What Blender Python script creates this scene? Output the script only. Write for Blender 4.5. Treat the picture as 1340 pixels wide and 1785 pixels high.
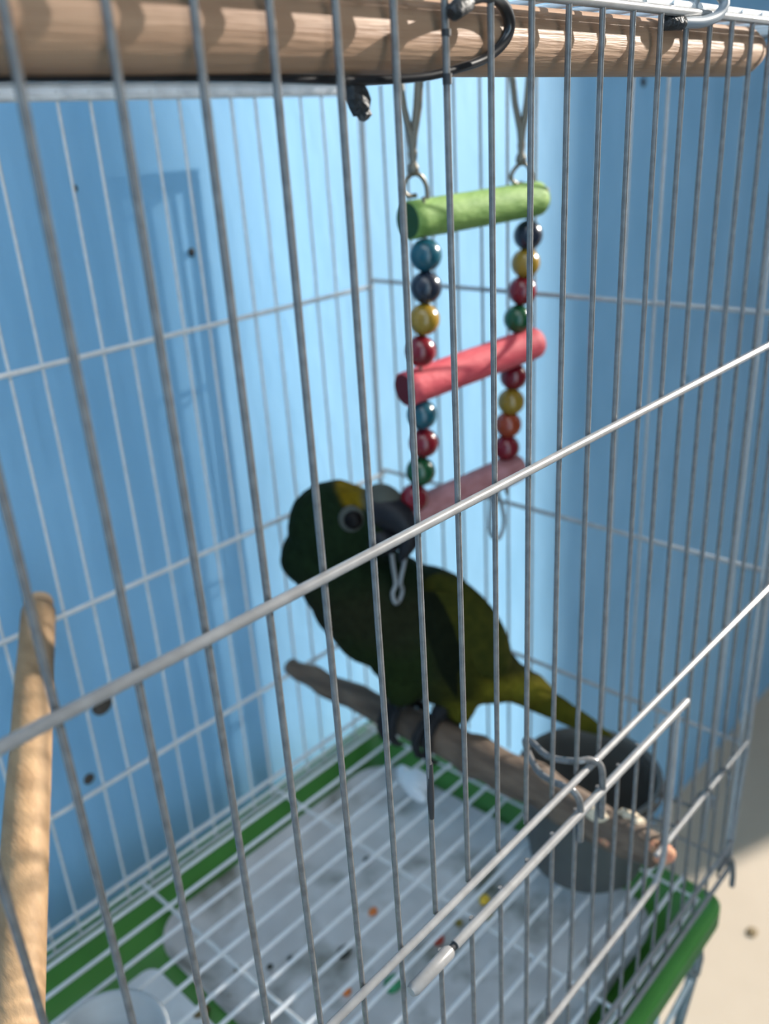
import bpy, bmesh, math, random
from mathutils import Vector, Matrix, noise

random.seed(7)
S = 0.016                       # one unit = the spacing of two cage bars = 16 mm
scene = bpy.context.scene
COL = scene.collection
for o in list(bpy.data.objects):
    bpy.data.objects.remove(o)

# ------------------------------------------------------------------ camera
CAM = Vector((-4.207, -8.153, 5.487))
R_ = Vector((0.67323, -0.73721, -0.05740))      # right
U_ = Vector((0.32654, 0.22676, 0.91758))        # up
B_ = Vector((-0.66343, -0.63648, 0.39339))      # back (towards the viewer)
cd = bpy.data.cameras.new('camera')
cam = bpy.data.objects.new('camera', cd)
COL.objects.link(cam)
M = Matrix((R_, U_, B_)).transposed().to_4x4()
M.translation = CAM * S
cam.matrix_world = M
cd.sensor_width = 36.0
cd.lens = 36.0 * 1535.2 / 1785.0
cd.clip_start = 0.01
cd.clip_end = 200
cd.dof.use_dof = True
cd.dof.focus_distance = 14.5 * S
cd.dof.aperture_fstop = 11.5
scene.camera = cam

# ------------------------------------------------------------------ light
SUN_DIR = Vector((0.86, -0.33, 0.38)).normalized()   # towards the sun
world = bpy.data.worlds.new('sky')
scene.world = world
world.use_nodes = True
bg = world.node_tree.nodes['Background']
bg.inputs[0].default_value = (0.84, 0.93, 1.0, 1)
bg.inputs[1].default_value = 3.5
sd = bpy.data.lights.new('sun', 'SUN')
sd.energy = 10.0
sd.angle = math.radians(1.2)
sd.color = (1.0, 0.94, 0.85)
sun = bpy.data.objects.new('sun', sd)
COL.objects.link(sun)
sun.location = SUN_DIR * 6
sun.rotation_euler = SUN_DIR.to_track_quat('Z', 'Y').to_euler()

scene.view_settings.view_transform = 'Standard'
scene.view_settings.look = 'None'
scene.view_settings.gamma = 1
scene.view_settings.use_curve_mapping = False
scene.view_settings.exposure = 0.14

# ------------------------------------------------------------------ materials
MATS = {}
def mat(name, col, rough=0.5, col2=None, nscale=40.0, stretch=(1, 1, 1), bump=0.0, bscale=None,
        spec=0.5, metal=0.0, coat=0.0, lo=0.35, hi=0.65, detail=4.0, trans=0.0, alpha=1.0, sub=0.0):
    m = bpy.data.materials.new(name)
    m.use_nodes = True
    nt = m.node_tree
    b = nt.nodes['Principled BSDF']
    b.inputs['Base Color'].default_value = (*col, 1)
    b.inputs['Roughness'].default_value = rough
    b.inputs['Metallic'].default_value = metal
    b.inputs['Specular IOR Level'].default_value = spec
    b.inputs['Coat Weight'].default_value = coat
    b.inputs['Coat Roughness'].default_value = 0.08
    if sub:
        b.inputs['Subsurface Weight'].default_value = sub
        b.inputs['Subsurface Radius'].default_value = (0.004, 0.004, 0.004)
    if col2 or bump:
        tc = nt.nodes.new('ShaderNodeTexCoord')
        mp = nt.nodes.new('ShaderNodeMapping')
        mp.inputs['Scale'].default_value = stretch
        nt.links.new(tc.outputs['Object'], mp.inputs['Vector'])
    if col2:
        n = nt.nodes.new('ShaderNodeTexNoise')
        n.inputs['Scale'].default_value = nscale
        n.inputs['Detail'].default_value = detail
        nt.links.new(mp.outputs[0], n.inputs['Vector'])
        r = nt.nodes.new('ShaderNodeValToRGB')
        r.color_ramp.elements[0].position = lo
        r.color_ramp.elements[0].color = (*col, 1)
        r.color_ramp.elements[1].position = hi
        r.color_ramp.elements[1].color = (*col2, 1)
        nt.links.new(n.outputs[0], r.inputs[0])
        nt.links.new(r.outputs[0], b.inputs['Base Color'])
    if bump:
        n2 = nt.nodes.new('ShaderNodeTexNoise')
        n2.inputs['Scale'].default_value = bscale or nscale
        n2.inputs['Detail'].default_value = 3
        nt.links.new(mp.outputs[0], n2.inputs['Vector'])
        bp = nt.nodes.new('ShaderNodeBump')
        bp.inputs['Strength'].default_value = bump
        bp.inputs['Distance'].default_value = 0.002
        nt.links.new(n2.outputs[0], bp.inputs['Height'])
        nt.links.new(bp.outputs[0], b.inputs['Normal'])
    MATS[name] = m
    return m

mat('wire', (0.11, 0.106, 0.104), 0.15, (0.16, 0.155, 0.152), 300, spec=0.55)  # bars: shade on the viewer's side is put into this darker colour
mat('wire_rail_lit', (0.22, 0.21, 0.205), 0.3, (0.27, 0.26, 0.255), 250, spec=0.7)  # same wire as the bars, lightened for the light on the rails
mat('wire_end_shaded', (0.30, 0.30, 0.30), 0.4, (0.36, 0.36, 0.36), 200)  # end panel wire, its half shade toned into the colour
mat('wire_lit', (0.58, 0.58, 0.58), 0.36, (0.66, 0.66, 0.66), 200)  # same wire, sunlight on the far panel put into the lighter colour
mat('white_strip', (0.80, 0.80, 0.81), 0.4, (0.74, 0.74, 0.76), 90)
mat('chip', (0.02, 0.02, 0.022), 0.6)
mat('wall_blue', (0.205, 0.44, 0.67), 0.75, (0.24, 0.485, 0.72), 26, (1, 1, 0.35), bump=0.25, bscale=120)
mat('blocker_sand', (0.24, 0.155, 0.095), 0.8, (0.28, 0.185, 0.115), 6, bump=0.1, bscale=90)  # warm tone of the added light-blocking walls
mat('floor_beige', (0.46, 0.375, 0.285), 0.6, (0.50, 0.41, 0.315), 9, bump=0.1, bscale=150)
mat('nail', (0.02, 0.025, 0.03), 0.6)
mat('nail_hole', (0.04, 0.035, 0.03), 0.9, (0.12, 0.09, 0.07), 500)
mat('dowel', (0.30, 0.17, 0.10), 0.6, (0.38, 0.23, 0.14), 60, (0.25, 5, 5), bump=0.25, bscale=220)
mat('dowel_side', (0.26, 0.155, 0.075), 0.65, (0.36, 0.225, 0.115), 55, (3, 0.9, 3), bump=0.2, bscale=200)
mat('branch', (0.085, 0.058, 0.042), 0.85, (0.155, 0.108, 0.076), 70, (3, 0.6, 3), bump=0.5, bscale=240)
mat('branch_bare', (0.55, 0.20, 0.12), 0.8, (0.40, 0.22, 0.12), 300, bump=0.4)
mat('branch_pale', (0.62, 0.53, 0.40), 0.8, (0.5, 0.38, 0.25), 300, bump=0.4)
mat('green_plastic', (0.065, 0.23, 0.04), 0.38, (0.075, 0.26, 0.046), 30)
mat('liner', (0.48, 0.47, 0.47), 0.5, (0.62, 0.61, 0.61), 25, bump=0.15, bscale=60)
mat('paper', (0.66, 0.66, 0.68), 0.8, (0.76, 0.76, 0.78), 60, bump=0.3, bscale=120)
mat('bowl_grey', (0.075, 0.075, 0.07), 0.5, (0.09, 0.09, 0.083), 60)
mat('bowl_white', (0.34, 0.36, 0.37), 0.4, (0.39, 0.41, 0.42), 40)
mat('cuttle', (0.85, 0.85, 0.86), 0.85, (0.78, 0.78, 0.8), 120, bump=0.3)
mat('strap', (0.012, 0.012, 0.014), 0.28, spec=0.6)
mat('tape', (0.008, 0.009, 0.010), 0.55, (0.02, 0.02, 0.022), 500, bump=0.6, bscale=500)
mat('hook_grey', (0.22, 0.24, 0.26), 0.4)
mat('stand', (0.13, 0.16, 0.16), 0.45, (0.2, 0.22, 0.22), 200)
mat('steel', (0.16, 0.145, 0.115), 0.38, metal=0.55)
mat('steel_light', (0.26, 0.27, 0.28), 0.4, metal=0.4)
mat('rung_green', (0.13, 0.24, 0.045), 0.7, (0.21, 0.33, 0.08), 120, (0.7, 2, 2), bump=0.25, bscale=300)
mat('rung_green_end_shade', (0.008, 0.05, 0.015), 0.8)  # end cap colour darkened to hold the shade on the rung's left end
mat('rung_red', (0.52, 0.05, 0.07), 0.65, (0.60, 0.085, 0.10), 120, (0.7, 2, 2), bump=0.2, bscale=300)
mat('rung_red_end_shade', (0.10, 0.003, 0.010), 0.8)  # shade of the left-facing cap is in this colour too
mat('rung_pink', (0.30, 0.12, 0.12), 0.8, (0.42, 0.20, 0.21), 120, (0.8, 2, 2), bump=0.4, bscale=260)
mat('bare_wood', (0.55, 0.36, 0.22), 0.8)
for nm, c in dict(teal=(0.015, 0.14, 0.20), navy=(0.022, 0.032, 0.06), yellow=(0.50, 0.30, 0.03),
                  red=(0.30, 0.008, 0.022), green=(0.008, 0.12, 0.04), orange=(0.50, 0.07, 0.02)).items():
    mat('bead_' + nm, tuple(x * .5 for x in c), 0.25, coat=0.25)
for nm, c in dict(orange=(0.55, 0.16, 0.04), red=(0.30, 0.05, 0.03), yellow=(0.65, 0.42, 0.04), olive=(0.18, 0.14, 0.03),
                  brown=(0.13, 0.09, 0.04), dark=(0.03, 0.035, 0.03), green=(0.04, 0.22, 0.10)).items():
    mat('crumb_' + nm, c, 0.8, tuple(x * 1.5 for x in c), 900, bump=0.4)
mat('beak', (0.008, 0.008, 0.011), 0.5, spec=0.25)
mat('cere', (0.07, 0.072, 0.06), 0.8, spec=0.15)
mat('eye', (0.003, 0.002, 0.002), 0.45, spec=0.12)
mat('eye_ring', (0.065, 0.068, 0.06), 0.9, spec=0.1)
mat('claw', (0.010, 0.010, 0.012), 0.7, (0.02, 0.02, 0.022), 700, bump=0.5, spec=0.2)
mat('feather_dark', (0.004, 0.006, 0.003), 0.9, (0.007, 0.009, 0.004), 200, spec=0.05)
mat('feather_olive', (0.022, 0.025, 0.004), 0.9, (0.036, 0.036, 0.005), 200, spec=0.08, bump=0.3, bscale=600)
mat('feather_tail', (0.040, 0.042, 0.004), 0.9, (0.06, 0.057, 0.005), 200, spec=0.08, bump=0.3, bscale=600)

# liner gets soiled patches (stains with a shape of their own)
def soil(m, col, scale, lo, hi):
    nt = m.node_tree
    b = nt.nodes['Principled BSDF']
    old = b.inputs['Base Color'].links[0].from_socket
    tc = nt.nodes.new('ShaderNodeTexCoord')
    n = nt.nodes.new('ShaderNodeTexNoise')
    n.inputs['Scale'].default_value = scale
    n.inputs['Detail'].default_value = 5
    nt.links.new(tc.outputs['Object'], n.inputs['Vector'])
    r = nt.nodes.new('ShaderNodeMapRange')
    r.inputs[1].default_value = lo
    r.inputs[2].default_value = hi
    nt.links.new(n.outputs[0], r.inputs[0])
    mx = nt.nodes.new('ShaderNodeMix')
    mx.data_type = 'RGBA'
    nt.links.new(r.outputs[0], mx.inputs[0])
    nt.links.new(old, mx.inputs[6])
    mx.inputs[7].default_value = (*col, 1)
    nt.links.new(mx.outputs[2], b.inputs['Base Color'])
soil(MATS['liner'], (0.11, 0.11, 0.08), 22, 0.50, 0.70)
soil(MATS['wall_blue'], (0.16, 0.36, 0.56), 5, 0.55, 0.85)

# bird plumage: colour comes from a colour attribute, fine feather relief from voronoi
pm = bpy.data.materials.new('plumage')
pm.use_nodes = True
nt = pm.node_tree
b = nt.nodes['Principled BSDF']
b.inputs['Roughness'].default_value = 0.9
b.inputs['Specular IOR Level'].default_value = 0.08
at = nt.nodes.new('ShaderNodeAttribute'); at.attribute_name = 'plumage'
tc = nt.nodes.new('ShaderNodeTexCoord')
vo = nt.nodes.new('ShaderNodeTexVoronoi'); vo.inputs['Scale'].default_value = 330
nz = nt.nodes.new('ShaderNodeTexNoise'); nz.inputs['Scale'].default_value = 260
nt.links.new(tc.outputs['Object'], vo.inputs['Vector'])
nt.links.new(tc.outputs['Object'], nz.inputs['Vector'])
mr = nt.nodes.new('ShaderNodeMapRange'); mr.inputs[3].default_value = 0.28; mr.inputs[4].default_value = 0.8
nt.links.new(nz.outputs[0], mr.inputs[0])
mx = nt.nodes.new('ShaderNodeVectorMath'); mx.operation = 'SCALE'
nt.links.new(at.outputs['Color'], mx.inputs[0]); nt.links.new(mr.outputs[0], mx.inputs['Scale'])
nt.links.new(mx.outputs[0], b.inputs['Base Color'])
bp = nt.nodes.new('ShaderNodeBump'); bp.inputs['Strength'].default_value = 0.5; bp.inputs['Distance'].default_value = 0.001
nt.links.new(vo.outputs[0], bp.inputs['Height']); nt.links.new(bp.outputs[0], b.inputs['Normal'])
MATS['plumage'] = pm

# ------------------------------------------------------------------ mesh helpers (all in bar units, scaled at the end)
class MB:
    def __init__(s): s.v = []; s.f = []
    def tube(s, pts, r, n=10, caps=True, closed=False, flat=None):
        pts = [Vector(p) for p in pts]
        k = len(pts)
        rs = [r] * k if not hasattr(r, '__len__') else list(r)
        T = []
        for i in range(k):
            a = pts[(i - 1) % k] if (i > 0 or closed) else pts[i]
            c = pts[(i + 1) % k] if (i < k - 1 or closed) else pts[i]
            T.append((c - a).normalized())
        ref = Vector((0, 0, 1)) if abs(T[0].z) < 0.9 else Vector((1, 0, 0))
        N = (ref - T[0] * ref.dot(T[0])).normalized()
        base = len(s.v)
        for i in range(k):
            N = (N - T[i] * N.dot(T[i])).normalized()
            Bn = T[i].cross(N)
            for j in range(n):
                a = 2 * math.pi * j / n
                ca, sa = math.cos(a), math.sin(a)
                if flat: sa *= flat
                s.v.append(pts[i] + (N * ca + Bn * sa) * rs[i])
        for i in range(k if closed else k - 1):
            i2 = (i + 1) % k
            for j in range(n):
                j2 = (j + 1) % n
                s.f.append((base + i * n + j, base + i * n + j2, base + i2 * n + j2, base + i2 * n + j))
        if caps and not closed:
            s.f.append(tuple(base + j for j in range(n))[::-1])
            s.f.append(tuple(base + (k - 1) * n + j for j in range(n)))
        return s
    def lathe(s, prof, c, axis=(0, 0, 1), n=40):
        ax = Vector(axis).normalized()
        ref = Vector((1, 0, 0)) if abs(ax.x) < 0.9 else Vector((0, 1, 0))
        e1 = (ref - ax * ref.dot(ax)).normalized(); e2 = ax.cross(e1)
        c = Vector(c); base = len(s.v); k = len(prof)
        for r, h in prof:
            for j in range(n):
                a = 2 * math.pi * j / n
                s.v.append(c + ax * h + (e1 * math.cos(a) + e2 * math.sin(a)) * r)
        for i in range(k - 1):
            for j in range(n):
                j2 = (j + 1) % n
                s.f.append((base + i * n + j, base + i * n + j2, base + (i + 1) * n + j2, base + (i + 1) * n + j))
        s.f.append(tuple(base + j for j in range(n))[::-1])
        s.f.append(tuple(base + (k - 1) * n + j for j in range(n)))
        return s
    def ball(s, c, r, ax=None, nu=16, nv=10, jit=0.0):
        c = Vector(c)
        rx, ry, rz = (r, r, r) if not hasattr(r, '__len__') else r
        e = ax or (Vector((1, 0, 0)), Vector((0, 1, 0)), Vector((0, 0, 1)))
        base = len(s.v)
        def P(x, y, z):
            q = 1 + (random.uniform(-jit, jit) if jit else 0)
            return c + (e[0] * (x * rx) + e[1] * (y * ry) + e[2] * (z * rz)) * q
        s.v.append(P(0, 0, 1))
        for i in range(1, nv):
            t = math.pi * i / nv
            for j in range(nu):
                a = 2 * math.pi * j / nu
                s.v.append(P(math.sin(t) * math.cos(a), math.sin(t) * math.sin(a), math.cos(t)))
        s.v.append(P(0, 0, -1))
        last = len(s.v) - 1
        for j in range(nu):
            j2 = (j + 1) % nu
            s.f.append((base, base + 1 + j, base + 1 + j2))
            s.f.append((last, base + 1 + (nv - 2) * nu + j2, base + 1 + (nv - 2) * nu + j))
            for i in range(nv - 2):
                q = base + 1 + i * nu
                s.f.append((q + j, q + nu + j, q + nu + j2, q + j2))
        return s
    def box(s, lo, hi):
        b0 = len(s.v)
        for x in (lo[0], hi[0]):
            for y in (lo[1], hi[1]):
                for z in (lo[2], hi[2]):
                    s.v.append(Vector((x, y, z)))
        for q in ((0, 1, 3, 2), (4, 6, 7, 5), (0, 4, 5, 1), (2, 3, 7, 6), (0, 2, 6, 4), (1, 5, 7, 3)):
            s.f.append(tuple(b0 + i for i in q))
        return s
    def mesh(s, name, org, smooth=True):
        me = bpy.data.meshes.new(name)
        o = Vector(org)
        me.from_pydata([tuple((Vector(p) - o) * S) for p in s.v], [], s.f)
        bm = bmesh.new(); bm.from_mesh(me)
        bmesh.ops.recalc_face_normals(bm, faces=bm.faces[:])
        bm.to_mesh(me); bm.free()
        if smooth:
            for p in me.polygons: p.use_smooth = True
            try: me.set_sharp_from_angle(angle=math.radians(50))
            except Exception: pass
        return me

def spline(pts, n=5):
    pts = [Vector(p) for p in pts]; out = []
    for i in range(len(pts) - 1):
        p0 = pts[max(i - 1, 0)]; p1 = pts[i]; p2 = pts[i + 1]; p3 = pts[min(i + 2, len(pts) - 1)]
        for k in range(n):
            t = k / n
            out.append(.5 * (2 * p1 + (p2 - p0) * t + (2 * p0 - 5 * p1 + 4 * p2 - p3) * t * t + (3 * p1 - p0 - 3 * p2 + p3) * t ** 3))
    return out + [pts[-1]]
def smooth_r(rs, n=5):
    out = []
    for a, b in zip(rs, rs[1:]): out += [a + (b - a) * k / n for k in range(n)]
    return out + [rs[-1]]
ORG = {}
def link(name, me, org, m, parent=None):
    o = bpy.data.objects.new(name, me)
    COL.objects.link(o)
    org = Vector(org); ORG[o.name] = org
    if me is not None and m and not me.materials: me.materials.append(MATS[m])
    if parent is not None:
        o.parent = parent
        o.location = (org - ORG[parent.name]) * S
    else:
        o.location = org * S
    return o
def make(name, mb, m, parent=None, org=None, smooth=True):
    if org is None:
        xs = [p[0] for p in mb.v]; ys = [p[1] for p in mb.v]; zs = [p[2] for p in mb.v]
        org = ((min(xs) + max(xs)) / 2, (min(ys) + max(ys)) / 2, min(zs))
    return link(name, mb.mesh(name, org, smooth), org, m, parent)
def tag(o, label=None, cat=None, group=None, kind=None):
    if label: o['label'] = label
    if cat: o['category'] = cat
    if group: o['group'] = group
    if kind: o['kind'] = kind
    return o
def empty(name, org, label, cat, group=None):
    o = link(name, None, org, None)
    o.empty_display_size = 0.02
    return tag(o, label, cat, group)
def lerp(a, b, t): return Vector(a).lerp(Vector(b), t)

# ------------------------------------------------------------------ the setting
WALL_Y, FLOOR_Z = 18.6, -54.0
tag(make('wall_back', MB().box((-160, WALL_Y, FLOOR_Z), (152, WALL_Y + 8, 120)), 'wall_blue', smooth=False), kind='structure')
tag(make('floor', MB().box((-160, -160, FLOOR_Z - 4), (152, WALL_Y, FLOOR_Z)), 'floor_beige', smooth=False), kind='structure')
# unseen side wall added at right, its slits shaped to place the sun patches
wr = MB()
def wr_box(y0, y1, z0, z1): wr.box((149, y0, z0), (151, y1, z1))
wr_box(-24.2, WALL_Y, FLOOR_Z, 120)          # solid part, keeps sun off the right of the blue wall
wr_box(-40.0, -33.2, 8, 120)                # added board, shades the left of the blue wall
wr_box(-45.0, -40.0, FLOOR_Z, 56)                 # low boards added to keep sun off bird and tray
wr_box(-57.4, -45.0, FLOOR_Z, 44)
wr_box(-110, -57.4, FLOOR_Z, 120)
wr_box(-57.4, -24.2, 92, 120)
tag(make('sun_blocker_right', wr, 'blocker_sand', smooth=False), kind='structure')
tag(make('light_blocker_left', MB().box((-47, -90, FLOOR_Z), (-45, WALL_Y, 80)), 'wall_blue', smooth=False), kind='structure')  # unseen wall, added to darken the left side of the bars
tag(make('light_blocker_top', MB().box((-8, -64, 112), (149, WALL_Y, 118)), 'blocker_sand', smooth=False), kind='structure')  # unseen, added overhead to cut the sky light on the right
tag(make('light_blocker_front', MB().box((-8, -64, FLOOR_Z), (149, -62, 112)), 'blocker_sand', smooth=False), kind='structure')  # unseen, added behind the camera to dim the right of the wall

def nail(x, z, r, label, m='nail'):
    mb = MB()
    mb.lathe([(r * .2, 0.06), (r * .7, 0.05), (r, 0.0), (r * .55, -0.08), (r * .25, -.25)], (x, WALL_Y - 0.05, z), (0, -1, 0), 14)
    tag(make('wall_nail', mb, m), label, 'nail', 'nails in the blue wall')
nail(14.7, 2.08, .15, 'small dark nail in the blue wall below the top rail at left')
nail(10.7, 4.5, .11, 'small dark nail high in the blue wall, leftmost one')
nail(55.9, -12.0, .22, 'dark nail in the shaded blue wall at far right')
nail(47.2, 7.4, .28, 'dark nail in the blue wall just under the thick dowel')
hole = MB()
hole.lathe([(.06, .03), (.2, .05), (.36, .03), (.42, 0), (.3, -.2)], (8.0, WALL_Y - 0.04, -13.2), (0, -1, 0), 18)
tag(make('wall_plug', hole, 'nail_hole'), 'dark brown rawl plug hole in the blue wall beside the left perch', 'wall plug')
h2 = MB(); h2.lathe([(.05, .03), (.16, .04), (.22, 0), (.15, -.2)], (6.9, WALL_Y - 0.04, -15.9), (0, -1, 0), 14)
tag(make('wall_plug', h2, 'nail_hole'), 'smaller faint plug hole lower on the blue wall at left', 'wall plug')
sp = MB(); sp.ball((50.6, 7.2, FLOOR_Z + .05), (.55, .45, .08), nu=12, nv=6, jit=.08)
tag(make('floor_crumb', sp, 'crumb_brown'), 'small brown crumb on the sunlit beige floor', 'crumb')

# ------------------------------------------------------------------ the cage
XL, XE, YW, ZT, ZB = -6.0, 21.3, 16.3, 7.2, -19.1
BR, RR = 0.051, 0.08
cage = empty('bird_cage', (7.6, 8.1, -21.2), 'white wire bird cage with bare metal bars on a green tray', 'bird cage')
def rail(p, q, r=RR): return MB().tube([p, q], r, 12)
def bars(parent, positions, z0, z1, name='wire_bar'):
    me = None
    for (x, y) in positions:
        if me is None:
            me = MB().tube([(0, 0, 0), (0, 0, z1 - z0)], BR, 10).mesh(name, (0, 0, 0))
        link(name, me, (x, y, z0), 'wire', parent)

# front panel: frame mesh, then every cross wire and every bar
fp = MB()
fp.tube([(XL, 0, ZT), (XE, 0, ZT)], RR, 12)
fp.tube([(XL, -.05, -18.15), (XE - .4, -.05, -18.15)], RR, 12)
fp.tube([(XL, -.12, -19.15), (XE - .4, -.12, -19.15)], RR, 12)
fp.tube([(XE, 0, ZT), (XE, 0, -14), (XE - .45, 0, -19.2)], .1, 12)
fp.tube([(XL, 0, ZT), (XL, 0, -19.2)], .1, 12)
front = make('front_panel', fp, 'wire_rail_lit', cage)
for (z, x0, x1) in ((0, XL, XE + .1), (-8.02, XL, XE + .1), (-13.75, 14.4, 20.9), (-14.9, XL, 3.9)):
    make('cross_wire', rail((x0, -.13, z), (x1, -.13, z)), 'wire_rail_lit', front)
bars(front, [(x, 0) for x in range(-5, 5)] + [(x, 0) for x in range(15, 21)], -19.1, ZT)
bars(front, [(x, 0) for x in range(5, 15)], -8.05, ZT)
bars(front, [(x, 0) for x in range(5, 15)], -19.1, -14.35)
make('paint_chip', MB().tube([(5.02, -.012, -4.55), (5.0, -.012, -5.3), (5.0, -.012, -5.75)], [.055, .066, .05], 10), 'chip', front)
make('paint_chip', MB().tube([(6.0, -.012, 6.05), (6.0, -.012, 6.18)], .067, 10), 'chip', front)
make('paint_chip', MB().tube([(6.0, -.012, 6.62), (6.0, -.012, 6.7)], .067, 10), 'chip', front)
# latch hook at the lower corner
make('latch_hook', MB().tube(spline([(19.7, -.1, -18.5), (20.2, -.15, -18.35), (20.6, -.2, -18.7), (20.85, -.22, -19.5), (20.9, -.22, -20.1)]), .1, 10), 'wire', cage)

# back panel
bpn = MB()
bpn.tube([(XL, YW, 7.28), (XE, YW, 7.28)], .12, 12)
bpn.tube([(XL, YW - .04, 6.92), (XE, YW - .04, 6.92)], .1, 12)
bpn.tube([(XL, YW, -19.05), (XE - .3, YW, -19.05)], .09, 12)
bpn.tube([(XL, YW, -20.0), (XE - .3, YW, -20.0)], .08, 12)
bpn.tube([(XE, YW, ZT), (XE - .3, YW, -20)], .1, 12)
bpn.tube([(XL, YW, ZT), (XL, YW, -20)], .1, 12)
back = make('back_panel', bpn, 'wire_lit', cage)
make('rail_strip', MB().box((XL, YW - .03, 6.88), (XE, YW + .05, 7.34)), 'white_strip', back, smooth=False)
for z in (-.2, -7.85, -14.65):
    make('cross_wire', rail((XL, YW - .1, z), (XE, YW - .1, z + (.25 if z > -1 else .05)), .085), 'wire_lit', back)
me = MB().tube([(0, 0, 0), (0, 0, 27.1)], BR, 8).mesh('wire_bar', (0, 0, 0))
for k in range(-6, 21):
    link('wire_bar', me, (k + .4, YW, -20.0), 'wire_lit', back)
# end panel on the right, and the one on the left that stands beside the viewer
for xe, nm in ((XE, 'end_panel'), (XL, 'end_panel')):
    ep = MB()
    xb = xe - (.4 if xe > 0 else 0)
    ep.tube([(xe, .12, ZT), (xe, YW - .12, ZT), (xb, YW - .12, -19.1), (xb, .12, -19.1)], RR, 12, closed=True)
    e = make(nm, ep, 'wire_end_shaded', cage)
    for z in (.25, -7.7, -14.3):
        make('cross_wire', rail((xe + .1, 0, z), (xe + .1, YW, z)), 'wire_end_shaded', e)
    me = MB().tube([(0, 0, 0), (0, 0, 26.2)], BR, 8).mesh('wire_bar', (0, 0, 0))
    for k in range(1, 15):
        link('wire_bar', me, (xe, YW * k / 15, -19.1), 'wire_end_shaded', e)
# roof
rf = MB().tube([(XL, .1, ZT + .12), (XE, .1, ZT + .12), (XE, YW - .1, ZT + .12), (XL, YW - .1, ZT + .12)], RR, 10, closed=True)
roof = make('roof_panel', rf, 'wire_lit', cage)
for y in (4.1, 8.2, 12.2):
    make('cross_wire', rail((XL, y, ZT + .22), (XE, y, ZT + .22)), 'wire_lit', roof)
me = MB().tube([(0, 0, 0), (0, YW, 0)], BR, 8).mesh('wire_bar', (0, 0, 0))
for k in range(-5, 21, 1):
    link('wire_bar', me, (k + .5, 0, ZT + .12), 'wire_lit', roof)
# floor grate
gr = MB().tube([(-5.9, .2, -19.4), (18.9, .2, -19.4), (18.9, YW - .2, -19.4), (-5.9, YW - .2, -19.4)], .075, 8, closed=True)
grate = make('floor_grate', gr, 'white_strip', cage)
for x in (.3, 6.9, 13.4):
    make('cross_wire', MB().tube([(x, .1, -19.42), (x, YW - .1, -19.42)], .075, 8), 'wire_lit', grate)
me = MB().tube([(-5.9, 0, 0), (18.9, 0, 0), (19.6, 0, -.1)], .075, 8).mesh('grate_wire', (0, 0, 0))
for k in range(1, 16):
    link('grate_wire', me, (0, k * 1.02, -19.3), 'white_strip', grate)

# feeder door hanging on the front panel
DY = -.32
dm = MB()
dm.tube([(5.15, DY, -8.78), (15.07, DY, -8.78)], .1, 12)
dm.tube(spline([(4.6, DY, -14.45), (9, DY, -14.45), (13.4, DY, -14.45), (14.15, DY, -14.25), (14.45, DY, -13.7), (14.5, DY, -12.5), (14.5, DY, -8.8)]), .085, 12)
door = make('feeder_door', dm, 'wire_rail_lit', cage)
dme = MB().tube([(0, 0, 0), (0, 0, 5.7)], BR, 10).mesh('door_bar', (0, 0, 0))
for i in range(10):
    link('door_bar', dme, (4.87 + .97 * i, DY + .13, -14.45), 'wire', door)
make('hinge_sleeve', MB().tube([(3.86, DY, -8.8), (3.95, DY, -8.8), (4.95, DY, -8.8), (5.02, DY, -8.8)], [.1, .135, .135, .1], 14), 'wire_rail_lit', door)
make('sleeve_gap', MB().tube([(5.0, DY, -8.79), (5.16, DY, -8.78)], .075, 12), 'chip', door)
# hairpin latch: two door bars run up over the rail and meet inside the cage
make('hairpin_latch', MB().tube(spline([(9.72, DY, -9.6), (9.7, DY, -8.6), (9.62, DY + .1, -8.22), (9.57, 0, -8.13), (9.72, .5, -8.3), (9.95, 1.0, -8.4), (10.25, 1.45, -8.3),
     (10.35, 1.6, -8.1), (10.3, 1.4, -8.0), (10.05, .75, -7.97), (10.12, .1, -7.82), (10.42, -.15, -7.85), (10.62, DY, -8.2), (10.69, DY, -9.6)]), .08, 10), 'wire', door)

# slide-out tray
def ring(x0, x1, y0, y1, z, rad, n=6):
    out = []
    for cx, cy, a0 in ((x1 - rad, y1 - rad, 0), (x0 + rad, y1 - rad, 90), (x0 + rad, y0 + rad, 180), (x1 - rad, y0 + rad, 270)):
        for i in range(n + 1):
            a = math.radians(a0 + 90 * i / n)
            out.append(Vector((cx + rad * math.cos(a), cy + rad * math.sin(a), z)))
    return out
def loft(mb, rings, close_first=True, close_last=True):
    base = len(mb.v); n = len(rings[0])
    for r in rings: mb.v += r
    for i in range(len(rings) - 1):
        for j in range(n):
            j2 = (j + 1) % n
            mb.f.append((base + i * n + j, base + i * n + j2, base + (i + 1) * n + j2, base + (i + 1) * n + j))
    if close_first: mb.f.append(tuple(base + j for j in range(n))[::-1])
    if close_last: mb.f.append(tuple(base + (len(rings) - 1) * n + j for j in range(n)))
tm = MB()
TX0, TX1, TY0, TY1 = -6.4, 20.2, -.35, 17.0
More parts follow.
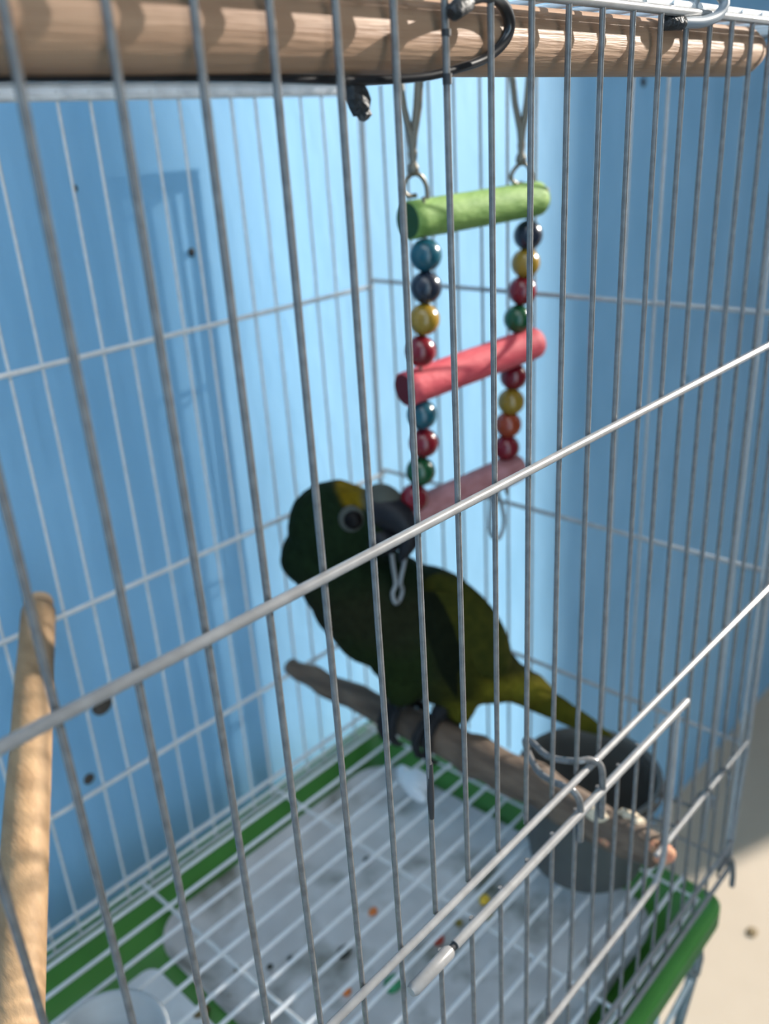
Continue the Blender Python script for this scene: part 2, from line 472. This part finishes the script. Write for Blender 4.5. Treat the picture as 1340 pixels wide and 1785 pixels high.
loft(tm, [ring(TX0 + 1.5, TX1 - 1.5, TY0 + 1.5, TY1 - 1.5, -22.0, .8),
          ring(TX0 + .45, TX1 - .45, TY0 + .45, TY1 - .45, -20.75, .8),
          ring(TX0 + .1, TX1 - .1, TY0 + .1, TY1 - .1, -21.0, .7),
          ring(TX0, TX1, TY0, TY1, -20.9, .7),
          ring(TX0, TX1, TY0, TY1, -20.15, .7),
          ring(TX0 + .12, TX1 - .12, TY0 + .12, TY1 - .12, -20.05, .65),
          ring(TX0 + .45, TX1 - .45, TY0 + .45, TY1 - .45, -20.1, .6),
          ring(TX0 + 1.0, TX1 - 1.0, TY0 + 1.0, TY1 - 1.0, -21.2, .6),
          ring(TX0 + 1.5, TX1 - 1.5, TY0 + 1.5, TY1 - 1.5, -21.8, .6)])
tray = make('cage_tray', tm, 'green_plastic')
tag(tray, 'bright green plastic slide-out tray under the wire cage', 'tray')

def sheet(name, m, x0, x1, y0, y1, z, rad, lift, label, cat, wr=.06):
    mb = MB()
    rings = []
    for i in range(15):
        t = i / 14
        cx, cy = (x0 + x1) / 2, (y0 + y1) / 2
        r = ring(cx + (x0 - cx) * t - .001, cx + (x1 - cx) * t + .001, cy + (y0 - cy) * t - .001, cy + (y1 - cy) * t + .001, z, max(rad * t, .0005), 9)
        for p in r:
            p.z += lift * max(0, (t - .82) / .18) ** 1.6 + wr * noise.noise(Vector((p.x * .5, p.y * .5, 3))) * t
            p.x += .15 * noise.noise(Vector((p.x * .4, p.y * .4, 9))) * t
        rings.append(r)
    low = [[p - Vector((0, 0, .06)) for p in r] for r in rings]
    loft(mb, rings + low[::-1], True, True)
    return tag(make(name, mb, m), label, cat)
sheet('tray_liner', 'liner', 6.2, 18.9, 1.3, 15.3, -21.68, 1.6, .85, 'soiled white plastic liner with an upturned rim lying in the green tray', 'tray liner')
sheet('paper_sheet', 'paper', -3.8, 5.9, 2.0, 14.6, -21.7, .5, .15, 'plain white paper sheet in the tray beside the liner at lower left', 'paper', .1)

# cuttlebone-like white lump near the back corner
cb = MB()
CX, CY = 16.75, 11.4
ax = Vector((-.36, -.93, -.05)).normalized(); az = Vector((0, 0, 1)); ay = az.cross(ax).normalized(); az = ax.cross(ay)
cb.ball((CX, CY, -18.85), (1.1, .4, .36), (ax, ay, az), 18, 12, .05)
cb.ball((CX + .15, CY - .25, -18.75), (.6, .5, .42), (ax, ay, az), 16, 10, .06)
tag(make('cuttlebone', cb, 'cuttle'), 'bright white cuttlebone lump on the wire floor behind the branch perch', 'cuttlebone')

# crumbs and droppings on the liner
for (x, y, r, c, lab, cat) in (
    (12.73, 10.02, .16, 'orange', 'orange food pellet in the middle of the white liner', 'food pellet'),
    (9.67, 8.38, .14, 'orange', 'orange pellet nearest the lower door rail on the liner', 'food pellet'),
    (13.32, 7.27, .19, 'red', 'dark red food pellet beside the hinge sleeve', 'food pellet'),
    (15.85, 7.07, .2, 'yellow', 'bright yellow corn crumb on the soiled liner', 'food crumb'),
    (14.39, 7.18, .14, 'olive', 'small olive crumb left of the yellow corn crumb', 'food crumb'),
    (15.34, 6.43, .17, 'olive', 'olive brown crumb below the yellow corn crumb', 'food crumb'),
    (10.76, 9.6, .24, 'dark', 'large dark dropping on the white liner', 'dropping'),
    (5.95, 11.67, .24, 'brown', 'long brown dropping by the white bowl', 'dropping'),
    (6.75, 11.33, .17, 'brown', 'round brown dropping on the corner of the liner', 'dropping'),
    (7.82, 12.03, .13, 'brown', 'tiny brown seed near the rounded liner corner', 'seed'),
    (14.48, 11.97, .14, 'dark', 'small dark dropping at the back of the liner', 'dropping'),
    (8.6, 11.2, .1, 'dark', 'tiny dark dropping in front of the brown seed', 'dropping'),
    (9.3, 10.9, .1, 'dark', 'tiny dark speck right of the brown seed on the liner', 'dropping'),
    (10.91, 7.36, .3, 'green', 'green plastic scrap seen just left of the hinge sleeve', 'scrap')):
    mb = MB(); mb.ball((x, y, -21.55), (r * 1.25, r, r * .7), nu=10, nv=7, jit=.16)
    tag(make('tray_crumb', mb, 'crumb_' + c), lab, cat)

# ------------------------------------------------------------------ cage stand (folding legs under the tray)
st = empty('cage_stand', (7, 8, FLOOR_Z), 'grey folding wire stand with crossed legs under the green tray', 'stand')
tf = MB()
for (p, q) in (((-5, .6, -22.2), (19.2, .6, -22.2)), ((-5, 15.8, -22.2), (19.2, 15.8, -22.2)), ((-5, .6, -22.2), (-5, 15.8, -22.2)), ((19.2, .6, -22.2), (19.2, 15.8, -22.2))):
    tf.tube([p, q], .13, 10)
make('top_frame', tf, 'stand', st)
for y in (.2, 16.0):
    make('leg', MB().tube([(19.45, y, -21.1), (19.35, y, -23.0), (17.6, y, -26.5), (1.5, y, FLOOR_Z)], [.12, .2, .16, .16], 10), 'stand', st)
    make('leg', MB().tube([(-5.2, y, -21.3), (-5.1, y, -23.0), (-3.6, y, -26.5), (12.6, y, FLOOR_Z)], [.12, .2, .16, .16], 10), 'stand', st)
    make('leg_clip', MB().tube([(18.6, y - .05, -22.2), (18.75, y - .1, -22.8), (19.3, y - .12, -23.3), (19.55, y - .1, -22.7), (19.5, y, -21.9)], .11, 10), 'stand', st)
make('brace', MB().tube([(16.3, .2, -21.6), (16.35, .2, -24.5), (16.0, .2, -30)], .1, 8), 'wire_lit', st)
make('brace', MB().tube([(19.0, .2, -23.4), (17.0, .2, -24.0), (15.5, .2, -26.5)], .1, 8), 'wire_lit', st)

# ------------------------------------------------------------------ perches
def wood(name, m, pts, r, n=20, seg=40, wob=0.0, seed=0, parent=None, knots=()):
    mb = MB()
    P = []; Rr = []
    L = len(pts) - 1
    for i in range(seg + 1):
        t = i / seg * L
        a = min(int(t), L - 1)
        p = lerp(pts[a], pts[a + 1], t - a)
        rr = r[a] + (r[a + 1] - r[a]) * (t - a)
        rr *= 1 + wob * noise.noise(Vector((i * .35, seed, 1)))
        for (kt, kw, kh) in knots: rr += kh * math.exp(-((i / seg - kt) / kw) ** 2)
        p = p + Vector((noise.noise(Vector((i * .2, seed, 5))), 0, noise.noise(Vector((i * .2, seed, 8))))) * wob * 1.2
        P.append(p); Rr.append(rr)
    d0 = (P[0] - P[1]).normalized(); d1 = (P[-1] - P[-2]).normalized()
    P = [P[0] + d0 * Rr[0] * .18] + P + [P[-1] + d1 * Rr[-1] * .18]
    Rr = [Rr[0] * .8] + Rr + [Rr[-1] * .8]
    mb.tube(P, Rr, n)
    return make(name, mb, m, parent)
td = wood('thick_dowel', 'dowel', [(-5.6, .72, 6.68), (17.3, .72, 6.70), (17.8, .72, 6.73)], [.505, .49, .36], 28, 60)
tag(td, 'thick pale wooden dowel tied lengthwise along the top of the cage', 'dowel')
ld = wood('dowel_perch', 'dowel_side', [(5.55, 16.15, -7.35), (-4.0, .35, -10.2)], [.50, .53], 24, 40, .012, 3)
tag(ld, 'smooth round wooden perch running in from the left edge', 'perch')
make('perch_end', MB().lathe([(.3, 0), (.42, .05), (.42, .22), (.2, .3)], (5.72, 16.4, -7.3), (.51, .85, .15), 20), 'bare_wood', ld)

bpz = -14.35
br = wood('branch_perch', 'branch', [(15.15, 16.25, -14.35), (15.15, 14.5, -14.38), (15.2, 12, -14.32), (15.2, 7.6, -14.22), (15.25, 5, -14.3), (15.2, 2.5, -14.4), (15.2, .2, -14.45)],
          [.34, .48, .52, .66, .70, .66, .5], 20, 60, .1, 11, knots=((.55, .02, .08), (.93, .03, .1)))
tag(br, 'brown gnawed branch perch under the parrot', 'perch')
for (y, dx, dz, s, m, nm) in ((8.2, -.1, .45, .32, 'branch_bare', 'gnawed_patch'), (4.8, .0, .5, .34, 'branch_bare', 'gnawed_patch'), (1.1, -.35, .0, .34, 'branch_bare', 'gnawed_patch'),
                        (.25, -.1, .05, .5, 'branch_bare', 'gnawed_end'), (1.2, .15, .42, .4, 'branch_pale', 'bark_flake'), (2.1, -.25, .38, .36, 'branch_pale', 'bark_flake'), (1.6, -.5, -.05, .28, 'branch_bare', 'gnawed_patch')):
    mb = MB(); mb.ball((15.22 + dx, y, -14.38 + dz), (s * .8, s * 1.2, s * .75), nu=12, nv=8, jit=.14)
    make(nm, mb, m, br)

# ------------------------------------------------------------------ bowls
def bowl(name, c, R, H, m, label, taper=.84, th=.1):
    x, y, z = c
    mb = MB()
    rb = R * taper
    prof = [(.01, 0), (rb * .9, 0), (rb, .08)]
    for i in range(1, 9):
        t = i / 8
        prof.append((rb + (R - rb) * t ** .8, .08 + (H - .2) * t))
    prof += [(R + .1, H - .08), (R + .13, H - .02), (R + .08, H + .03), (R - .02, H + .02), (R - th, H - .08)]
    for i in range(7, 0, -1):
        t = i / 8
        prof.append((rb + (R - rb) * t ** .8 - th, .15 + (H - .3) * t))
    prof += [(rb * .8 - th, .14), (.01, .14)]
    mb.lathe(prof, (x, y, z), n=48)
    return tag(make(name, mb, m), label, 'bowl')
b1 = bowl('feeder_bowl', (18.2, 4.2, -19.2), 2.38, 3.75, 'bowl_grey', 'dark grey plastic feeder bowl behind the feeder door')
make('holder_ring', MB().tube([(18.2 + 2.52 * math.cos(a), 4.2 + 2.52 * math.sin(a), -15.75) for a in [2 * math.pi * i / 40 for i in range(40)]], .07, 8, closed=True), 'wire', b1)
for dx in (-.6, .6):
    make('holder_hook', MB().tube([(18.3 + dx, 1.75, -15.75), (18.3 + dx, .6, -15.6), (18.3 + dx, .05, -13.9), (18.3 + dx, -.22, -13.55), (18.3 + dx, -.36, -13.8), (18.3 + dx, -.36, -14.2)], .07, 8), 'wire', b1)
bowl('water_bowl', (2.3, 10.7, -19.2), 1.72, .75, 'bowl_white', 'pale grey-white bowl on the wire floor at the lower left corner', .8)

# ------------------------------------------------------------------ bead ladder toy
lad = empty('bead_ladder', (17.7, 8.9, -8.8), 'hanging wooden ladder toy with coloured beads and three dowel rungs', 'ladder toy')
LQ = .985
def dp(p): return CAM + (Vector(p) - CAM) * LQ
def rung(p, q, r, m, mend, seed):
    p, q = dp(p), dp(q)
    d = (q - p).normalized()
    mb = MB()
    n = 16
    P = [p, p + d * .03] + [p.lerp(q, i / n) for i in range(1, n)] + [q - d * .1, q]
    Rr = [r * .95, r] + [r * (1 + .03 * noise.noise(Vector((i * .6, seed, 0)))) for i in range(1, n)] + [r * .97, r * .85]
    mb.tube(P, Rr, 24)
    o = make('rung', mb, m, lad)
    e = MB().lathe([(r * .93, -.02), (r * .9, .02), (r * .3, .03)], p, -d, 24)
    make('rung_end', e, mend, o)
    return o
r1 = rung((15.76, 9.35, 3.17), (21.25, 8.5, 3.32), .535, 'rung_green', 'rung_green_end_shade', 1)
tag(r1, 'light green dowel rung, top of the ladder')
make('splinter', MB().ball(dp((21.45, 8.47, 3.5)), (.28, .1, .14), nu=8, nv=6, jit=.2), 'bare_wood', r1)
tag(rung((15.27, 9.36, -1.71), (20.85, 8.3, -1.24), .53, 'rung_red', 'rung_red_end_shade', 2), 'bright red dowel rung in the middle')
tag(rung((15.15, 9.57, -6.02), (20.5, 8.8, -5.72), .52, 'rung_pink', 'rung_red_end_shade', 3), 'faded pink gnawed rung at the bottom')
BL = [((16.10, 9.02, 2.18), 'teal'), ((16.03, 9.0, 1.27), 'navy'), ((15.91, 9.02, .35), 'yellow'), ((15.76, 9.08, -.58), 'red'),
      ((15.81, 9.18, -2.61), 'teal'), ((15.85, 9.19, -3.55), 'red'), ((15.70, 9.24, -4.48), 'green'), ((15.50, 9.38, -5.36), 'red')]
BRt = [((20.49, 8.42, 2.26), 'navy'), ((20.40, 8.45, 1.40), 'yellow'), ((20.29, 8.5, .54), 'red'), ((20.14, 8.57, -.36), 'green'),
       ((20.16, 8.75, -2.33), 'red'), ((20.06, 8.79, -3.2), 'yellow'), ((19.97, 8.85, -4.01), 'orange'), ((19.90, 8.88, -4.84), 'red')]
br_ = .465
bead_me = {}
for lst, rr in ((BL, .47), (BRt, .462)):
    for p, c in lst:
        if (c, rr) not in bead_me:
            h = math.sqrt(rr * rr - .1 ** 2)
            prof = [(.1, -h + .05)] + [(rr * math.sin(t), -rr * math.cos(t)) for t in [math.asin(.1 / rr) + (math.pi - 2 * math.asin(.1 / rr)) * i / 16 for i in range(17)]] + [(.1, h - .05)]
            bead_me[(c, rr)] = MB().lathe(prof, (0, 0, 0), n=28).mesh('bead', (0, 0, 0))
        link('bead', bead_me[(c, rr)], dp(p), 'bead_' + c, lad)
    # wire the beads hang on
    make('bead_wire', MB().tube([dp((lst[0][0][0], lst[0][0][1], 3.8))] + [dp(p) for p, c in lst] + [dp((lst[-1][0][0], lst[-1][0][1], -6.6))], .05, 8), 'steel', lad)
# hangers at the top: ring, swivel, and a doubled strap up to the roof
for (x, y, zt, z0, sgn) in ((16.0, 9.3, 3.6, 4.15, 1), (20.35, 8.62, 3.75, 4.15, 1)):
    c = dp((x, y, z0))
    h = MB()
    h.tube(spline([dp((x + .42, y - .15, zt)), dp((x + .4, y - .15, z0 - .1)), dp((x + .22, y - .1, z0 + .2)), dp((x, y, z0 + .26)), dp((x - .28, y + .05, z0 + .1)),
            dp((x - .36, y + .1, z0 - .12)), dp((x - .2, y + .05, z0 - .3)), dp((x + .1, y, z0 - .32))]), .065, 10)
    hk = make('hanger_hook', h, 'steel', lad)
    j = dp((x + .02, y, z0 + .2)); k = dp((x + .05, y, z0 + .95))
    make('swivel', MB().tube([j, lerp(j, k, .15), lerp(j, k, .35), lerp(j, k, .5), lerp(j, k, .8), k], [.08, .17, .16, .1, .13, .1], 12), 'steel', hk)
    top = ZT + .15
    for s, w in ((-.34, .1), (.3, .13)):
        q = Vector((k.x + s * .67, k.y - s * .74, top))
        make('clip_arm', MB().tube([j.lerp(k, .6), lerp(k, q, .12), lerp(k, q, .45) + Vector((s * .1, -s * .1, 0)), q], [.09, .11, w, w], 10), 'steel', hk)
    make('clip_loop', MB().tube([Vector((k.x + s * .67, k.y - s * .74, top + e)) for s, e in ((-.34, 0), (-.2, .22), (0, .3), (.18, .22), (.3, 0))], .1, 10), 'steel', hk)
# loops hanging below the bottom rung
for (x, y, z, hgt, wd, ring_r) in ((14.95, 9.45, -6.45, 2.3, .42, .22), (19.35, 8.85, -6.1, 2.0, .3, .34)):
    pts = []
    if ring_r < .3:
        pts = [(x - wd, y + .2, z), (x - .2, y + .15, z - hgt * .45), (x - .05, y + .1, z - hgt * .74), (x - ring_r + .05, y + .1, z - hgt * .86), (x - .12, y, z - hgt), (x + .1, y, z - hgt * 1.0),
               (x + .2, y, z - hgt * .86), (x + .06, y, z - hgt * .72), (x + .18, y, z - hgt * .45), (x + wd * .7, y, z)]
        pts = [(a - .45 * (z - c) / hgt, b, c) for a, b, c in pts]
    else:
        pts = [(x - .25, y + .1, z), (x - .3, y + .1, z - hgt * .4), (x - .36, y + .1, z - hgt * .75), (x - .22, y + .1, z - hgt * .95), (x, y, z - hgt * 1.02), (x + .26, y, z - hgt * .92),
               (x + .36, y, z - hgt * .72), (x + .25, y, z - hgt * .45), (x + .05, y, z - hgt * .2), (x, y, z)]
    make('end_loop', MB().tube(spline([dp(p) for p in pts]), .07, 10), 'steel_light', lad)

# ------------------------------------------------------------------ straps and hooks on the top dowel
sm = MB()
sm.tube(spline([(5.96, -.16, 6.88), (6.12, -.18, 6.98), (6.4, -.12, 7.06), (6.9, -.02, 7.13), (7.35, .06, 7.07), (7.62, .12, 6.86), (7.55, .16, 6.62), (7.15, .2, 6.4), (6.5, .22, 6.26), (5.8, .3, 6.16),
         (4.7, .5, 6.14), (3, .6, 6.17), (0, .65, 6.17), (-3, .65, 6.17)]), smooth_r([.1, .1, .09, .09, .085, .085, .08, .07, .06, .06, .06, .045, .04, .04]), 12)
strap = make('cable_tie', sm, 'strap')
tag(strap, 'glossy black cable tie looped around the thick dowel', 'cable tie')
make('tie_end', MB().tube([(5.86, -.22, 6.84), (5.9, -.22, 6.86), (6.2, -.22, 6.98), (6.26, -.22, 7.0)], [.07, .105, .11, .06], 12), 'tape', strap)
kb = MB()
kb.ball((4.95, .62, 5.92), (.2, .15, .2), nu=9, nv=6, jit=.16)
kb.ball((4.85, .6, 6.02), (.16, .15, .16), nu=8, nv=6, jit=.2)
kb.ball((4.98, .6, 5.78), (.13, .1, .12), nu=7, nv=5, jit=.2)
tag(make('tape_knot', kb, 'tape', smooth=False), 'ragged black tape knot hanging below the thick dowel', 'tape')
hm = MB()
hm.tube(spline([(12.5, .14, 7.02), (12.9, .0, 7.03), (13.4, -.12, 7.05), (13.85, -.2, 7.16), (14.05, -.22, 7.36), (13.95, -.15, 7.52), (13.7, -.02, 7.56), (13.5, .08, 7.5), (13.45, .12, 7.3)]), .1, 12)
hk = make('plastic_hook', hm, 'hook_grey')
tag(hk, 'grey plastic hook clipped over the top rail at upper right', 'hook')
make('hook_tip', MB().tube([(12.3, .12, 7.02), (12.36, .12, 7.02), (12.85, .02, 7.03), (12.9, .02, 7.03)], [.06, .125, .125, .06], 10), 'tape', hk)

# ------------------------------------------------------------------ the parrot
BO = Vector((15.67, 9.88, -10.61)); BK = 2.02
def L(x, y, w=0.0):
    """bird frame: x to its right side of the profile, y up, w towards the near side (1 = 2 bar spacings)"""
    return BO + (R_ * ((x - 720) / 100) + U_ * ((1100 - y) / 100) + B_ * w) * BK
def inv(p):
    d = (Vector(p) - BO) / BK
    return 720 + 100 * d.dot(R_), 1100 - 100 * d.dot(U_), d.dot(B_)
bird = empty('parrot', (15.2, 9.6, -13.8), 'small green and olive parrot with yellow forehead gripping the branch perch', 'parrot')
def ell(mb, x, y, w, a, b_, c, ang=0):
    t = math.radians(ang)
    e1 = R_ * math.cos(t) - U_ * math.sin(t); e2 = R_ * math.sin(t) + U_ * math.cos(t)
    mb.ball(L(x, y, w), (a / 100 * BK, b_ / 100 * BK, c / 100 * BK), (e1, e2, B_), 28, 18)
bm_ = MB()
ell(bm_, 592, 918, .92, 82, 78, 70, 10)          # skull
ell(bm_, 640, 905, 1.12, 55, 52, 50)              # face
ell(bm_, 560, 960, .72, 56, 66, 62, 60)          # nape
ell(bm_, 598, 1000, .55, 74, 74, 72, 40)         # neck
ell(bm_, 625, 1035, .32, 82, 84, 80, 40)
ell(bm_, 668, 1060, .10, 108, 102, 96, 45)       # breast
ell(bm_, 735, 1098, 0, 118, 112, 102, 45)        # body
ell(bm_, 775, 1135, 0, 112, 92, 92, 35)
ell(bm_, 835, 1165, -.02, 85, 56, 62, 25)        # rump
ell(bm_, 900, 1192, -.02, 74, 34, 44, 24)
ell(bm_, 700, 1185, .30, 36, 40, 34)             # thighs
ell(bm_, 800, 1218, .05, 30, 44, 36, -10)
me = bm_.mesh('body', bird.location / S)
tmp = bpy.data.objects.new('body_source', me); COL.objects.link(tmp)
md = tmp.modifiers.new('union', 'REMESH'); md.mode = 'VOXEL'; md.voxel_size = .085 * S
ms = tmp.modifiers.new('soft', 'SMOOTH'); ms.factor = .5; ms.iterations = 14
dg = bpy.context.evaluated_depsgraph_get()
body_me = bpy.data.meshes.new_from_object(tmp.evaluated_get(dg))
bpy.data.objects.remove(tmp)
body_me.name = 'body'
borg = ORG[bird.name]
ca = body_me.color_attributes.new('plumage', 'FLOAT_COLOR', 'POINT')
def blend(c, d, t):
    t = max(0, min(1, t)); return tuple(a + (b - a) * t for a, b in zip(c, d))
def sm01(x, a, b):
    t = max(0, min(1, (x - a) / (b - a))); return t * t * (3 - 2 * t)
src = [(v.co.copy(), v.normal.copy()) for v in body_me.vertices]
new_co = []
for i, (co, nrm) in enumerate(src):
    p = co / S + borg
    # feather clumps
    new_co += list(co + nrm * S * (.05 * noise.noise(p * 1.4) + .03 * noise.noise(p * 3.5)))
    x, y, w = inv(p)
    n = noise.noise(p * .9) * 18
    c = (.012, .026, .010)                                        # head green
    c = blend(c, (.024, .027, .012), sm01(y + n, 985, 1050))      # brownish breast
    c = blend(c, (.020, .034, .008), sm01(y + n, 1080, 1150) * sm01(780 - x, 0, 60))
    c = blend(c, (.042, .044, .006), sm01(x + .4 * (y - 1100) + n, 760, 830))   # olive back
    c = blend(c, (.20, .17, .016), sm01(x + n, 800, 850) * sm01(y, 1160, 1190))  # yellowish vent
    c = blend(c, (.14, .125, .012), sm01(y + n, 1195, 1215) * sm01(x, 760, 790))
    yel = math.hypot((x - 620) / 1.05, y - 858 + n * .3)
    if w > .5: c = blend(c, (.24, .155, .006), sm01(38 - yel, 0, 14) * sm01(x - .5 * (y - 862), 588, 604))
    grey = math.hypot(x - 672, (y - 870) * 1.05)
    c = blend(c, (.10, .11, .085), sm01(46 - grey, 0, 18))
    ca.data[i].color = (*c, 1)
body_me.vertices.foreach_set('co', new_co)
body_me.update()
for p in body_me.polygons: p.use_smooth = True
body_me.materials.clear(); body_me.materials.append(pm)
link('body', body_me, borg, None, bird)
# eye, eye ring, beak
er = MB(); ell(er, 618, 903, 1.61, 20, 21, 8)
ring_o = make('eye_ring', er, 'eye_ring', bird)
ey = MB(); ell(ey, 621, 905, 1.655, 15, 15, 9); make('eye', ey, 'eye', bird)
ey = MB(); ell(ey, 590, 920, .22, 12, 12, 9); make('eye', ey, 'eye', bird)
bk = MB()
bk.tube([L(655, 890, 1.35), L(675, 892, 1.42), L(694, 903, 1.46), L(706, 921, 1.47), L(707, 942, 1.46), L(700, 960, 1.45), L(694, 972, 1.44)], [.62, .64, .58, .46, .34, .18, .04], 18)
bko = make('beak', bk, 'beak', bird)
lm = MB(); lm.tube([L(650, 925, 1.28), L(668, 938, 1.34), L(682, 950, 1.36), L(688, 956, 1.36)], [.5, .46, .3, .1], 14); make('lower_mandible', lm, 'beak', bko)
ce = MB(); ell(ce, 670, 874, 1.37, 33, 25, 32, 28); make('cere', ce, 'cere', bko)
# near wing with overlapping flight feathers, far wing behind
def feather(a, b_, wid, m, parent, w0, w1, bend=0.0, name='flight_feather', th=.035):
    A, Bq = L(a[0], a[1], w0), L(b_[0], b_[1], w1)
    d = Bq - A; ln = d.length; d.normalize()
    side = d.cross(B_).normalized(); nn = side.cross(d).normalized()
    mb = MB(); n = 12; top = []; bot = []
    prof = [0.35, .62, .82, .93, 1, 1, .98, .95, .9, .8, .62, .38, .06]
    rings = []
    for i in range(n + 1):
        t = i / n
        c = A + d * ln * t + nn * bend * math.sin(math.pi * t) * BK + side * 0
        hw = wid / 100 * BK * prof[i]
        rings.append([c - side * hw, c - side * hw * .5 + nn * th * 1.2, c + nn * th * 2, c + side * hw * .5 + nn * th * 1.2, c + side * hw, c - nn * th])
    loft(mb, rings)
    return make(name, mb, m, parent)
for wing, wz, sg in (('wing', .86, 1), ('wing', -.86, -1)):
    wm = MB(); ell(wm, 805, 1082, wz * .78, 104, 54, 24, 52)
    wo = make(wing, wm, 'feather_olive', bird)
    for i in range(7):
        f = i / 6
        feather((738 + 44 * f, 1022 + 4 * f), (790 + 82 * f, 1200 - 18 * f), 17, 'feather_dark' if i < 2 else 'feather_olive', wo,
                sg * (1.02 - .03 * i), sg * (.72 - .05 * i), sg * .16)
for i, (a, b_, wid) in enumerate((((880, 1188), (1066, 1282), 15), ((878, 1196), (1052, 1281), 14), ((880, 1182), (1050, 1268), 13), ((870, 1200), (1020, 1268), 14), ((872, 1180), (1015, 1246), 14))):
    feather(a, b_, wid, 'feather_tail', bird, .25 - .1 * i, .12 - .1 * i, .03, 'tail_feather')
# legs and toes gripping the branch
def foot(lx, ly, lw, yb):
    """yb: position of the grip along the branch"""
    leg = MB()
    top = L(lx, ly, lw)
    grip = Vector((15.2 - .1, yb, -14.25 + .72))
    leg.tube([top, top.lerp(grip, .5) + Vector((-.06, 0, 0)), grip], [.34, .26, .24], 12)
    lo = make('leg', leg, 'claw', bird)
    for sgn, dy in ((-1, -.28), (-1, .24), (1, -.22), (1, .26)):
        pts = []; rs = []
        for i in range(8):
            a = math.radians(90 - sgn * (8 + 22 * i))
            rr = .70 + .17
            pts.append(Vector((15.2 + rr * math.cos(a) * 1.0, yb + dy * (.35 + .65 * min(1, i / 3)), -14.25 + rr * math.sin(a))))
            rs.append([.2, .19, .17, .18, .16, .15, .1, .03][i])
        make('toe', MB().tube(pts, rs, 10), 'claw', lo)
foot(702, 1205, .25, 10.25)
foot(775, 1222, .1, 8.6)
